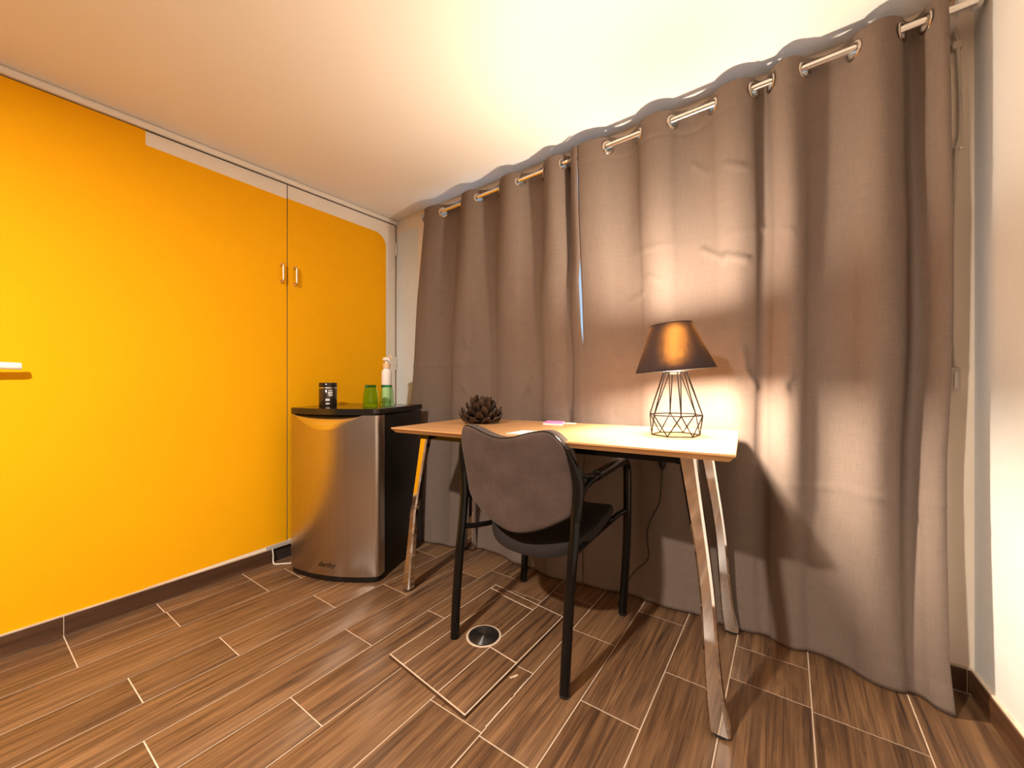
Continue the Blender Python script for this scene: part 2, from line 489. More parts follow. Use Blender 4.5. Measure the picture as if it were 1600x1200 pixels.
# right wall, slightly out of square
bm = bmesh.new()
prism_bm(bm, [(right_x(YB), YB), (right_x(YB) + 0.12, YB), (right_x(YR) + 0.12, YR), (right_x(YR), YR)], 0, 2.35)
struct(from_bm('wall_right', bm, 'white_wall'), 'white rough plaster wall at the right edge')
struct(box('wall_rear', XL - 0.12, 0.95, YR - 0.1, YR, 0, 2.35, 'rear_wall'), 'unseen taupe wall behind the viewpoint, darkened to cut bounced light')
# ceiling (gently out of level, as in the old house)
cs = [(XL - 0.12, YR - 0.1), (0.95, YR - 0.1), (0.95, YB + 0.14), (XL - 0.12, YB + 0.14)]
v = [(x, y, ceil_z(x, y)) for x, y in cs] + [(x, y, 2.45) for x, y in cs]
struct(mesh_obj('ceiling', v, [(0,1,2,3),(7,6,5,4),(0,4,5,1),(1,5,6,2),(2,6,7,3),(3,7,4,0)], 'ceiling'), 'white painted ceiling sloping slightly')

# cream strip along the top of the yellow wall
bm = bmesh.new()
def strip_pts(y):
    zt = ceil_z(XL, y) - 0.002
    return [(XL - 0.002, y, zt - 0.028), (XL + 0.013, y, zt - 0.028), (XL + 0.016, y, zt - 0.024), (XL + 0.016, y, zt - 0.008), (XL + 0.011, y, zt), (XL - 0.002, y, zt)]
a = [bm.verts.new(p) for p in strip_pts(YR)]; b = [bm.verts.new(p) for p in strip_pts(YB - 0.005)]
bm.faces.new(list(reversed(a))); bm.faces.new(b)
for i in range(6): bm.faces.new((a[i], a[(i+1)%6], b[(i+1)%6], b[i]))
struct(from_bm('trim_1', bm, 'cream'), 'cream strip running under the ceiling along the yellow wall')

# cupboard doors in the left wall: dark raw edges, painted fronts
def door(name, y0, y1, label):
    def top(y): return ceil_z(XL, y) - 0.036
    d = panel_yz(name, [(y0, 0.078), (y0, top(y0)), (y1, top(y1)), (y1, 0.078)], XL - 0.030, XL - 0.0006, 'dark_gap')
    panel_yz('front_panel', [(y0, 0.078), (y0, top(y0)), (y1, top(y1)), (y1, 0.078)], XL - 0.0006, XL, 'cream', d)
    return struct(d, label)
def pull(parent, y, z):
    h = tube('handle', smooth_path([(XL - 0.001, y, z - 0.047), (XL + 0.020, y, z - 0.047), (XL + 0.027, y, z - 0.040), (XL + 0.027, y, z),
             (XL + 0.027, y, z + 0.040), (XL + 0.020, y, z + 0.047), (XL - 0.001, y, z + 0.047)], 5), 0.0062, 'brass', parent, seg=8)
    for s in (-1, 1):
        v, f = tube_data([(XL, y, z + s*0.047), (XL + 0.005, y, z + s*0.047)], 0.0095, 12)
        mesh_obj('rosette', v, f, 'brass', h, 40)
    return h
d1 = door('door_1', 0.4862, 1.0712, 'left yellow cupboard door with a small pull at its right edge')
panel_yz('painted_panel', [(0.484, 0.080), (0.484, 1.992), (1.0712, 1.984), (1.0712, 0.096)], XL, XL + 0.0008, 'yellow', d1)
pull(d1, 1.041, 1.567)
d2 = door('door_2', 1.0755, 1.806, 'right yellow cupboard door with a rounded corner and a small pull')
panel_yz('painted_panel', rounded_panel((1.0757, 1.728, 0.10, 1.988), 0.085, 'tr'), XL, XL + 0.0008, 'yellow', d2)
pull(d2, 1.112, 1.565)
for hz in (1.91, 1.105):
    h = tube('hinge', [(XL + 0.005, 1.809, hz - 0.045), (XL + 0.005, 1.809, hz + 0.045)], 0.0055, 'cream', d2, seg=8)
    for k in (-1, 1):
        tube('knuckle', [(XL + 0.005, 1.809, hz + k*0.018 - 0.012), (XL + 0.005, 1.809, hz + k*0.018 + 0.012)], 0.0072, 'satin', h, seg=8)
# dark gap lines round the doors are real gaps over a board coloured dark for their shade
box('gap_shade_board', XL - 0.036, XL - 0.034, 0.4865, YB - 0.001, 0.0, 2.11, 'dark_gap', wlb)
box('gap_shade_board', XL - 0.12, XL - 0.010, YR - 0.09, 0.4855, 2.05, 2.11, 'dark_gap', wlb)  # dark strip put in as the shade line under the ceiling trim
struct(box('trim_2', XL - 0.010, XL - 0.002, 0.99, 1.5, 0.0, 0.072, 'dark_gap'), 'dark board standing in for the shaded gap under the cupboard door')  # shade of the open toe gap, put in as a dark board
struct(box('trim_3', XL - 0.012, XL + 0.012, 0.965, 1.4, 0.074, 0.095, 'grey_sill', None, bevel=0.002), 'grey sill strip under the cupboard door')

# skirting: pale grout core with dark wood-look pieces
def skirting(name, p, q, nrm, joints, mat, label):
    """p->q along the wall at floor level, nrm points into the room"""
    p, q, nrm = Vector(p), Vector(q), Vector(nrm)
    d = (q - p); L = d.length; d.normalize()
    def slab(nm, a, b, t0, t1, z0, z1, m, par, bev):
        bm = bmesh.new()
        pts = [p + d*a + nrm*t0, p + d*b + nrm*t0, p + d*b + nrm*t1, p + d*a + nrm*t1]
        prism_bm(bm, [(v.x, v.y) for v in pts], z0, z1)
        if bev: bmesh.ops.bevel(bm, geom=[e for e in bm.edges], offset=bev, segments=1, affect='EDGES')
        return from_bm(nm, bm, m, par, 35)
    core = struct(slab(name, 0, L, -0.0005, 0.0085, 0.0, 0.0775, 'grout', None, 0), label)
    js = [0] + joints + [L]
    for a, b in zip(js, js[1:]):
        slab('tile', a + 0.0015, b - 0.0015, 0.004, 0.012, 0.0025, 0.0735, mat, core, 0.0015)
    return core
skirting('baseboard_left', (XL, -1.2, 0), (XL, 0.99, 0), (1, 0, 0), [0.55, 1.45], 'base_tile', 'dark wood-look tile skirting along the yellow wall')
skirting('baseboard_back', (-1.6, YB, 0), (0.470, YB, 0), (0, -1, 0), [0.6, 1.2, 1.86, 2.058], 'base_tile_x', 'dark wood-look skirting behind the curtains')
rw = Vector((right_x(YR) - right_x(YB), YR - YB, 0)).normalized()
skirting('baseboard_right', (right_x(YB), YB - 0.012, 0), (right_x(-1), -1, 0), (-0.9976, -0.07, 0), [0.72, 1.5, 2.2], 'base_tile', 'dark wood-look tile skirting along the white right wall')

# window behind the curtains
w = struct(empty('window_1', ((WX0+WX1)/2, YB + 0.06, WZ0), 'white framed window almost wholly hidden behind the curtains', 'window'))
def fr(nm, x0, x1, z0, z1, y0=YB + 0.03, y1=YB + 0.09, mat='white_plastic'):
    cx, cy, cz = w.location
    return box(nm, x0-cx, x1-cx, y0-cy, y1-cy, z0-cz, z1-cz, mat, w, bevel=0.004)
fr('window_frame', WX0, WX1, WZ0, WZ0 + 0.05); fr('window_frame', WX0, WX1, WZ1 - 0.018, WZ1)
for xx in (WX0, -1.24, -0.83, -0.42, WX1 - 0.05): fr('window_frame', xx, xx + 0.05, WZ0 + 0.05, WZ1 - 0.018)
for a, b in ((WX0 + 0.05, -1.24), (-1.19, -0.83), (-0.78, -0.42), (-0.37, WX1 - 0.05)):
    fr('pane', a, b, WZ0 + 0.05, WZ1 - 0.018, YB + 0.058, YB + 0.062, 'pane')

# ------------------------------------------------------------------ curtains on their rod
def rod_z(x): return 2.010 + 0.0325 * (x + 1.70)
ROD_Y = 1.72
rod = empty('curtain_rod', (-0.7, ROD_Y, rod_z(-0.7)), 'satin metal curtain rod under the ceiling carrying the brown eyelet curtains', 'curtain rod')
ro = Vector(rod.location)
def rel(p, o): return tuple(Vector(p) - o)
tube('rod', [rel((x, ROD_Y, rod_z(x)), ro) for x in (-1.885, -1.2, -0.5, 0.1, 0.455)], 0.0115, 'satin', rod, seg=16)
br = tube('bracket', [rel((-1.878, ROD_Y, rod_z(-1.878)), ro), rel((-1.878, YB - 0.001, rod_z(-1.878)), ro)], 0.007, 'satin', rod, seg=10)
tor = [rel((-1.878 , ROD_Y + 0.020*math.cos(a), rod_z(-1.878) + 0.020*math.sin(a)), ro) for a in [2*PI*k/20 for k in range(20)]]
tube('collar', tor, 0.006, 'ring', rod, seg=8, closed=True)
fl = [(0.0, 0), (0.022, 0), (0.026, 0.006), (0.026, 0.012), (0.022, 0.015), (0.023, 0.03), (0.028, 0.034), (0.028, 0.052), (0.0, 0.055)]
vv, ff = [], []
pr = [(r, z) for r, z in fl]
o = lathe('end_cap', pr, 'white_plastic', rod, seg=24)
o.rotation_euler = (0, PI/2, 0); o.location = rel((0.418, ROD_Y + 0.02, 2.100), ro)
box('wall_plate', 0.405 - ro.x, 0.425 - ro.x, 1.745 - ro.y, 1.815 - ro.y, 2.055 - ro.z, 2.090 - ro.z, 'cable_beige', rod, bevel=0.003)

Y_MID = [(-1.95, 1.700), (-1.5, 1.725), (-1.40, 1.768), (-0.1, 1.768), (0.05, 1.745), (0.39, 1.725)]
Y_HEM = [(-1.95, 1.690), (-1.80, 1.672), (-1.62, 1.672), (-1.50, 1.772), (-1.30, 1.765), (-1.208, 1.742), (-.99, 1.715), (-.75, 1.755), (-.5, 1.772), (-.05, 1.774), (.06, 1.758), (.24, 1.715), (.42, 1.675)]
A_MID = [(-1.95, .026), (-1.5, .020), (-1.42, .014), (-0.12, .014), (0.0, .032), (0.39, .034)]
A_HEM = [(-1.95, .022), (-1.5, .014), (-1.4, .007), (-0.12, .006), (0.02, .024), (0.39, .018)]
CREASES = [((-.139, 1.093), (-.128, 1.008), .012, .006), ((-.128, 1.008), (-.098, .948), .010, .006), ((-.019, .983), (0.0, .937), .010, .005),
    ((.015, .994), (-.02, .93), .008, .004), ((-1.519, 1.22), (-1.50, 1.17), .010, .004), ((-1.544, .96), (-1.50, .90), .010, .005),
    ((-1.129, .96), (-1.161, .909), .010, .005), ((-1.10, 1.0), (-1.13, .93), .010, .005), ((-.639, 1.306), (-.52, 1.36), .008, .004), ((-.497, 1.428), (-.44, 1.40), .008, .004),
    ((-.283, 1.509), (-.20, 1.44), .010, .006), ((-.20, 1.46), (-.12, 1.43), .008, .006), ((-.078, 1.551), (.019, 1.495), .007, .004), ((-.318, 1.866), (-.26, 1.80), .008, .003),
    ((-.118, 1.765), (-.20, 1.80), .007, .003), ((-.9, 1.11), (-.96, 1.06), .008, .004), ((-.85, .84), (-1.0, .80), .007, .003), ((.24, 1.23), (.29, 1.17), .008, .003),
    # ironing folds running across
    ((-.70, 1.082), (.41, 1.062), .006, .0022), ((-1.95, 1.075), (-.83, 1.085), .006, .0022), ((-.8, .60), (.41, .60), .006, .002),
    ((-.8, 1.545), (.41, 1.535), .006, .0018), ((-1.9, 1.54), (-.85, 1.54), .006, .0018)]
def crease(x, z):
    t = 0.0
    for (ax, az), (bx, bz), wd, amp in CREASES:
        dx, dz = bx - ax, bz - az
        L2 = dx*dx + dz*dz
        u = max(0.0, min(1.0, ((x-ax)*dx + (z-az)*dz) / L2))
        d2 = (x - ax - u*dx)**2 + (z - az - u*dz)**2
        if d2 < (3*wd)**2: t += 1.7 * amp * math.exp(-d2 / (2*wd*wd*0.4))
    return t
def curtain(name, xl, xr, cross, dxl, dxr, label, seed):
    knots = [xl] + cross + [xr]
    n_c = len(cross)
    PER = 18
    us = []                                   # (x at the top, phase)
    for k in range(len(knots) - 1):
        p0, p1 = (k - 1) * PI, k * PI
        if k == 0: p0 = -0.72 * PI
        if k == len(knots) - 2: p1 = (k - 1) * PI + 0.62 * PI
        for i in range(PER):
            t = i / PER
            us.append((lerp(knots[k], knots[k+1], t), lerp(p0, p1, t)))
    us.append((xr, (n_c - 1) * PI + 0.62 * PI))
    nu = len(us)
    zt_mid = 2.05
    vs = [0.0, 0.0035]
    v = 0.0105
    while v < 0.125: vs.append(v); v += 0.007
    NV = 150
    vs += [lerp(0.13, 1.0, (k / NV)) for k in range(NV + 1)]      # beyond the header: fraction of the drop
    def point(ui, row):
        x0, ph = us[ui]
        ztop = rod_z(x0) + 0.040
        if row < len(vs) - NV - 1: z = ztop - vs[row]
        else:
            f = (vs[row] - 0.13) / 0.87
            z = lerp(ztop - 0.13, 0.004, f)
        s = (z - 0.004) / (ztop - 0.004)            # 1 at top, 0 at hem
        e = ui / (nu - 1)
        x = x0 + lerp(interp(dxl, z), interp(dxr, z), e)
        wmid = sstep(2.05, 1.0, z) ; whem = sstep(0.75, 0.0, z)
        yb = lerp(ROD_Y, interp(Y_MID, x), wmid); yb = lerp(yb, interp(Y_HEM, x), whem)
        A = lerp(0.036, interp(A_MID, x), wmid); A = lerp(A, interp(A_HEM, x), whem)
        ph2 = ph + (1 - s) * 0.5 * noise.noise((x0 * 4, z * 1.3, seed))
        sn = math.sin(ph2)
        sn = math.copysign(abs(sn) ** 0.75, sn)
        soft = sstep(1.93, 1.5, z)
        y = yb + A * sn
        y += soft * (0.010 * noise.noise((x * 5, z * 1.1, seed + 5)) + 0.004 * noise.noise((x * 17, z * 2.3, seed + 9)))
        x += soft * 0.010 * noise.noise((x0 * 3, z * 1.4, seed + 13))
        y -= crease(x, z)
        y += 0.0022 * math.exp(-((z - (ztop - 0.098)) / 0.004) ** 2)      # header stitching
        if z < 0.10: y -= 0.006 * (1 - z / 0.10) * (0.5 + noise.noise((x * 9, 0, seed)))
        y += 0.0015 * math.exp(-((z - 0.085) / 0.006) ** 2)
        return Vector((x, min(y, 1.795 if z > 0.1 else 1.792), z))
    verts, uvs = [], []
    arc = [0.0]
    for i in range(1, nu):
        a, b = us[i-1], us[i]
        ya, yb_ = 0.036*math.sin(a[1]), 0.036*math.sin(b[1])
        arc.append(arc[-1] + math.hypot(b[0]-a[0], yb_-ya))
    for r in range(len(vs)):
        for i in range(nu):
            p = point(i, r); verts.append(p); uvs.append((arc[i], p.z))
    holes = []
    for k, cx in enumerate(cross):
        i = (k + 1) * PER
        c = Vector((cx, ROD_Y, rod_z(cx) - 0.007))
        t = (point(i+1, 5) - point(i-1, 5)); t.z = 0; t.normalize()
        holes.append((c, t))
    faces = []
    for r in range(len(vs) - 1):
        for i in range(nu - 1):
            q = (r*nu+i, r*nu+i+1, (r+1)*nu+i+1, (r+1)*nu+i)
            if r < 18:
                c = (verts[q[0]] + verts[q[1]] + verts[q[2]] + verts[q[3]]) / 4
                if any((c - h).length < 0.0225 for h, _ in holes): continue
            faces.append(q)
    root = empty(name, ((xl + xr)/2, ROD_Y, 0.0), label, 'curtain')
    o3 = Vector(root.location)
    cl = mesh_obj('cloth', [p - o3 for p in verts], faces, 'curtain', root, 180, uvs)
    sol = cl.modifiers.new('thickness', 'SOLIDIFY'); sol.thickness = 0.0016; sol.offset = 0
    for c, t in holes:
        B = Vector((0, 0, 1)); N = t.cross(B)
        pts = [c - o3 + t*(0.0245*math.cos(a)) + B*(0.0245*math.sin(a)) for a in [2*PI*k/24 for k in range(24)]]
        vv = []; ff = []
        for k in range(24):
            a = 2*PI*k/24; rad = t*math.cos(a) + B*math.sin(a)
            for m in range(8):
                b = 2*PI*m/8
                vv.append(c - o3 + rad*(0.0245 + 0.0060*math.cos(b)) + N*(0.0032*math.sin(b)))
        for k in range(24):
            for m in range(8):
                ff.append((k*8+m, k*8+(m+1)%8, ((k+1)%24)*8+(m+1)%8, ((k+1)%24)*8+m))
        mesh_obj('eyelet', vv, ff, 'ring', root, 60)
    return root
curtain('curtain', -1.845, -0.817, [-1.71, -1.565, -1.43, -1.288, -1.15, -1.013, -0.895, -0.865],
        [(0, -.03), (.4, -.095), (.8, -.110), (1.5, -.06), (1.98, 0)], [(0, .014), (1.10, .014), (1.24, 0.0), (1.46, 0.0), (1.56, .012), (2.05, .010)],
        'shorter taupe eyelet curtain hanging behind the fridge and the carved wooden flower', 3.1)
curtain('curtain', -0.806, 0.390, [-.666, -.53, -.387, -.241, -.102, -.05, .05, .179, .297, .348],
        [(0, 0), (2.05, 0)], [(0, .010), (.15, 0.0), (.76, -.002), (1.5, .012), (2.05, 0)],
        'wider taupe eyelet curtain hanging behind the table lamp, nearer the white wall', 8.7)

# ------------------------------------------------------------------ wall cable and shutter strap box on the strip of wall at the right
cbl = [(0.425, 1.80, 2.085), (0.436, 1.806, 2.04), (0.437, 1.806, 2.01), (0.441, 1.808, 1.90), (0.442, 1.808, 1.75), (0.434, 1.808, 1.68), (0.428, 1.808, 1.5), (0.425, 1.808, 1.25), (0.427, 1.808, 1.1), (0.431, 1.808, 0.985)]
tag(tube('wall_cable', smooth_path(cbl, 6), 0.0050, 'cable_beige', None, seg=8), 'thin painted cable running down the strip of wall beside the curtain', 'cable')
cl = empty('cable_clip', (0.437, YB, 2.02), 'small clamp holding the cable near the curtain rod end', 'clip')
box('clamp', -0.012, 0.010, -0.020, -0.0005, -0.012, 0.012, 'cable_beige', cl, bevel=0.003)
box('screw_tab', -0.030, -0.012, -0.008, -0.0005, -0.018, 0.018, 'satin', cl, bevel=0.002)
cl2 = empty('cable_clip', (0.4345, YB, 1.70), 'small nail clip on the cable, level with the upper third of the curtain', 'clip')
box('clamp', -0.007, 0.007, -0.018, -0.0005, -0.004, 0.004, 'cable_beige', cl2, bevel=0.002)
box('nail_tab', 0.007, 0.017, -0.005, -0.0005, -0.003, 0.003, 'satin', cl2, bevel=0.001)
sb = empty('strap_box', (0.430, YB, 0.935), 'small beige box on the wall at the end of the cable beside the curtain', 'wall box')
box('cover', -0.028, 0.012, -0.024, -0.0005, 0.0, 0.078, 'cable_beige', sb, bevel=0.004)
box('slot', -0.004, 0.004, -0.027, -0.023, 0.012, 0.062, 'cream', sb, bevel=0.001)

# white lever on the yellow wall at the left edge
hd = empty('wall_lever', (XL, 0.03, 1.024), 'white horizontal lever handle on the yellow wall at the left edge', 'handle')
lv = [(0.052, -0.005, 0.0), (0.052, 0.02, 0.0), (0.050, 0.06, 0.0), (0.047, 0.10, -0.001), (0.044, 0.116, -0.001)]
tube('lever', smooth_path(lv, 5), 0.0125, 'white_plastic', hd, seg=12, flat=(1.0, 0.6))
tube('spindle', [(0.0, 0.0, 0), (0.052, 0.0, 0)], 0.009, 'white_plastic', hd, seg=12)
tube('rosette', [(0.0005, 0, 0), (0.010, 0, 0)], 0.026, 'white_plastic', hd, seg=24)

# ------------------------------------------------------------------ floor hatch with a drain cap
hq = [(-1.143, .885), (-.755, .845), (-.748, 1.435), (-1.131, 1.482)]
ht = empty('floor_hatch', (-0.945, 1.16, 0), 'raised tiled floor hatch with pale edges under the chair', 'hatch')
ho = Vector(ht.location)
prism('hatch_frame', [(x-ho.x, y-ho.y) for x, y in hq], 0.0, 0.0110, 'base_tile', ht)
prism('edge_grout', [(x-ho.x, y-ho.y) for x, y in hq], 0.0110, 0.0120, 'grout', ht)
def hatch_pt(s, t):
    a = Vector(hq[0]).lerp(Vector(hq[1]), s); b = Vector(hq[3]).lerp(Vector(hq[2]), s)
    return a.lerp(b, t)
def hatch_tile(s0, s1, t0, t1):
    P = [hatch_pt(s0, t0), hatch_pt(s1, t0), hatch_pt(s1, t1), hatch_pt(s0, t1)]
    c = sum(P, Vector((0, 0))) / 4
    prism('tile', [tuple(p - c) for p in P], 0.006, 0.0125, 'tile', ht, bevel=0.0008, loc=(c.x - ho.x, c.y - ho.y, 0))
g = 0.006
g = 0.005
hatch_tile(0.009, 0.205 - g, 0.007, 0.93); hatch_tile(0.009, 0.205 - g, 0.940, 0.992)
hatch_tile(0.205 + g*.5, 0.675 - g, 0.007, 0.915); hatch_tile(0.205 + g*.5, 0.675 - g, 0.925, 0.992)
hatch_tile(0.675 + g*.5, 0.990, 0.007, 0.435); hatch_tile(0.675 + g*.5, 0.990, 0.443, 0.992)
dc = empty('drain_cap', (-0.935, 1.152, 0.0125), 'round black ribbed drain cap with a pale rim set in the floor hatch', 'drain cap')
lathe('rim', [(0.0, 0.0), (0.066, 0.0), (0.066, 0.0016), (0.060, 0.0022), (0.0585, 0.0010), (0.0, 0.0010)], 'grout', dc, seg=48)
prof = [(0.0, 0.0010)]
prof = [(0.0, 0.0022), (0.0573, 0.0022), (0.0573, 0.0042)]
for k in range(7):
    r1 = 0.054 - k * 0.0075
    prof += [(r1, 0.0040), (r1 - 0.0012, 0.0052), (r1 - 0.0028, 0.0052), (r1 - 0.0040, 0.0024), (max(r1 - 0.0068, 0.0012), 0.0024)]
prof += [(0.0, 0.0024)]
lathe('cap', prof, 'cap_plastic', dc, seg=48)

# ------------------------------------------------------------------ fridge, turned about 21 degrees
FA = math.atan2(0.188, 0.472)
fg = empty('mini_fridge', (-2.086, 1.0, 0.0), 'small fridge with brushed steel door and black sides in the corner', 'fridge', FA)
FW, FD, BUL = 0.508, 0.458, 0.047
def front_y(x): return -BUL * (1 - ((x - FW/2) / (FW/2)) ** 2) if 0 <= x <= FW else 0.0
def front_poly(x0, x1, yb, n=36, r=0.016, off=0.0):
    pts = []
    for i in range(n + 1):
        x = lerp(x0, x1, i / n)
        e = min(x - x0, x1 - x)
        rr = 0.0
        if e < r: rr = r - math.sqrt(max(0, r*r - (r-e)**2))
        pts.append((x, front_y(x) + rr + off))
    return pts + [(x1, yb), (x0, yb)]
prism('plinth', front_poly(0.004, FW - 0.004, 0.44, off=0.004), 0.006, 0.030, 'black_plastic', fg, bevel=0.002)
box('cabinet', 0.004, FW - 0.002, 0.062, FD, 0.016, 0.806, 'black_side', fg, bevel=0.004)
box('gasket', 0.012, FW - 0.012, 0.050, 0.064, 0.03, 0.80, 'rubber', fg)
prism('lid', front_poly(-0.002, FW + 0.002, FD, off=-0.003), 0.810, 0.840, 'black_lid', fg, bevel=0.004)
# door: front skin with the crescent cut away under the lid, sides and back
DZ0, DZ1 = 0.030, 0.808
def cres(x):
    t = (x - 0.230) / 0.200
    return DZ1 - 0.072 * (1 - t*t) ** 1.0 if abs(t) < 1 else DZ1
NX, NZ = 96, 8
prof_x = [0.0, 0.0012, 0.003, 0.006, 0.010, 0.016] + [lerp(0.018, FW - 0.018, k / NX) for k in range(NX + 1)] + [FW - 0.016, FW - 0.010, FW - 0.006, FW - 0.003, FW - 0.0012, FW]
def door_y(x):
    r = 0.016; e = min(x, FW - x); rr = 0.0
    if e < r: rr = r - math.sqrt(max(0, r*r - (r-e)**2))
    return front_y(x) + rr
vs, fs = [], []
n = len(prof_x)
cols = [(x, door_y(x)) for x in prof_x]
cols = [(0.0, 0.052)] + cols + [(FW, 0.052)]
n = len(cols)
for x, y in cols:
    for k in range(NZ + 1): vs.append((x, y, lerp(DZ0, cres(x), k / NZ)))
for i in range(n - 1):
    for k in range(NZ):
        a = i*(NZ+1)+k; fs.append((a, a + NZ + 1, a + NZ + 2, a + 1))
fs.append(tuple(i*(NZ+1) for i in range(n)))
dr = mesh_obj('door', vs, fs, 'steel', fg, 50)
# scooped grip behind the crescent
vs, fs = [], []
xs = [lerp(0.032, 0.428, k / 40) for k in range(41)]
for x in xs:
    z0 = cres(x); dep = DZ1 - z0
    for k in range(9):
        t = k / 8 * PI / 2
        vs.append((x, door_y(x) + 0.0006 + 0.040 * (dep / 0.072) ** 0.5 * (1 - math.cos(t)), z0 + dep * math.sin(t)))
for i in range(40):
    for k in range(8):
        a = i*9+k; fs.append((a, a + 9, a + 10, a + 1))
mesh_obj('handle_recess', vs, fs, 'scoop', dr, 60)
# lettering low on the door
fc = bpy.data.curves.new('lettering', 'FONT'); fc.body = 'danby'; fc.size = 0.034; fc.shear = 0.25; fc.extrude = 0.0006
fc.offset = 0.0004
ft = bpy.data.objects.new('tmp_text', fc); COL.objects.link(ft)
bpy.context.view_layer.update()
me = bpy.data.meshes.new_from_object(ft.evaluated_get(bpy.context.evaluated_depsgraph_get()))
bpy.data.objects.remove(ft)
wd = max(v.co.x for v in me.vertices)
for v in me.vertices:
    x = 0.205 + v.co.x * (0.100 / wd); zz = 0.072 + v.co.y
    yy = door_y(x) - 0.0003 - max(0.0, v.co.z)
    v.co = (x, yy, zz)
finish('lettering', me, 'black_print', dr)

def on_fridge(x, y): return fg.matrix_world @ Vector((x, y, 0.84))
# dark jar
jr = empty('coffee_jar', (-2.080, 1.200, 0.840), 'dark brown jar with black lid and small white print on the fridge', 'jar')
lathe('body', [(0.0, 0.0), (0.044, 0.0), (0.0465, 0.003), (0.0465, 0.094), (0.044, 0.097), (0.0, 0.097)], 'jar', jr, seg=40)
lathe('neck_band', [(0.0, 0.096), (0.0467, 0.096), (0.0472, 0.099), (0.0467, 0.102), (0.0, 0.102)], 'satin', jr, seg=40)
lathe('lid', [(0.0, 0.102), (0.0465, 0.102), (0.0468, 0.104), (0.0465, 0.124), (0.044, 0.127), (0.0, 0.1275)], 'black_lid', jr, seg=40)
base_a = math.atan2(-1.2, 2.08)
vs, fs = [], []
def mark(a0, a1, z0, z1, r=0.0470, n=3):
    b = len(vs)
    for k in range(n + 1):
        a = lerp(a0, a1, k / n)
        vs.append((r*math.cos(a), r*math.sin(a), z0)); vs.append((r*math.cos(a), r*math.sin(a), z1))
    for k in range(n): fs.append((b+2*k, b+2*k+2, b+2*k+3, b+2*k+1))
ca = base_a + 0.28
for k in range(3): mark(ca - 0.22 + k*0.15, ca - 0.12 + k*0.15, 0.083, 0.088)
for zq, a0, a1 in ((0.073, -.30, .22), (0.064, -.30, .05), (0.064, .10, .22), (0.055, -.22, .22)): mark(ca + a0, ca + a1, zq, zq + 0.005)
cb = base_a - 0.02
for k in range(4): mark(cb - 0.24 + k*0.12, cb - 0.16 + k*0.12, 0.028, 0.040)
mark(cb - 0.24, cb + 0.20, 0.036, 0.040)
for k in range(3): mark(cb - 0.20 + k*0.14, cb - 0.09 + k*0.14, 0.010, 0.017)
mesh_obj('label_print', vs, fs, 'white_print', jr)

# tumblers, upside down
def tumbler(x, y, mat, basemat, label):
    t = empty('tumbler', (x, y, 0.8402), label, 'glass', 0.0, 'upturned green tumblers on the fridge')
    H = 0.115
    lathe('glass_wall', [(0.0365, 0.0), (0.0385, 0.004), (0.0385, 0.020), (0.0375, 0.045), (0.0345, 0.080), (0.0300, H - 0.014),
                         (0.0285, H - 0.014), (0.0328, 0.080), (0.0357, 0.045), (0.0366, 0.020), (0.0365, 0.0)], mat, t, seg=40)
    lathe('thick_base', [(0.0, H - 0.0138), (0.0298, H - 0.0138), (0.0290, H - 0.003), (0.0270, H), (0.0, H)], basemat, t, seg=40)
    for k in range(2):
        a = [2*PI*q/40 for q in range(40)]
        tube('ring', [(0.0386*math.cos(q), 0.0386*math.sin(q), 0.016 + 0.006*k) for q in a], 0.0007, mat, t, seg=6, closed=True)
    return t
tumbler(-1.838, 1.300, 'green_glass', 'green_base', 'vivid green upturned tumbler on the fridge, nearer the dark jar')
tumbler(-1.812, 1.384, 'pale_green_glass', 'green_base', 'paler green upturned tumbler on the fridge in front of the bottle')
# bottle behind the tumblers
bt = empty('dispenser_bottle', (-1.935, 1.478, 0.840), 'frosted white bottle with tan collar and flip top behind the tumblers', 'bottle')
lathe('body', [(0.0, 0.0), (0.026, 0.0), (0.0285, 0.004), (0.0285, 0.185), (0.026, 0.198), (0.019, 0.206), (0.017, 0.212), (0.0, 0.212)], 'frosted', bt, seg=32)
pf = [(0.0, 0.212)]
for k in range(4): pf += [(0.0205, 0.213 + k*0.007), (0.0218, 0.2155 + k*0.007), (0.0205, 0.2185 + k*0.007)]
pf += [(0.018, 0.242), (0.0, 0.242)]
lathe('collar', pf, 'tan_plastic', bt, seg=28)
lathe('pump_head', [(0.0, 0.242), (0.009, 0.242), (0.009, 0.254), (0.021, 0.257), (0.024, 0.263), (0.022, 0.271), (0.012, 0.277), (0.0, 0.278)], 'white_plastic', bt, seg=24)
tube('nozzle', smooth_path([(0.0, 0.0, 0.266), (0.02, -0.004, 0.269), (0.034, -0.008, 0.262), (0.038, -0.009, 0.252)], 4), 0.0055, 'white_plastic', bt, seg=8)
tube('loop', smooth_path([(0.012, 0.0, 0.274), (0.026, 0.004, 0.288), (0.036, 0.006, 0.276), (0.034, 0.006, 0.262)], 4), 0.003, 'tan_plastic', bt, seg=6)

# white cord at the foot of the cupboard door
wc = [(-2.254, 0.990, 0.078), (-2.250, 0.992, 0.045), (-2.246, 0.990, 0.016), (-2.232, 0.990, 0.004), (-2.205, 1.012, 0.004), (-2.170, 1.050, 0.004), (-2.150, 1.11, 0.004), (-2.175, 1.22, 0.004)]
tag(tube('floor_cable', smooth_path(wc, 6), 0.0032, 'white_plastic', None, seg=8), 'thin white cord dropping to the floor left of the fridge', 'cord')

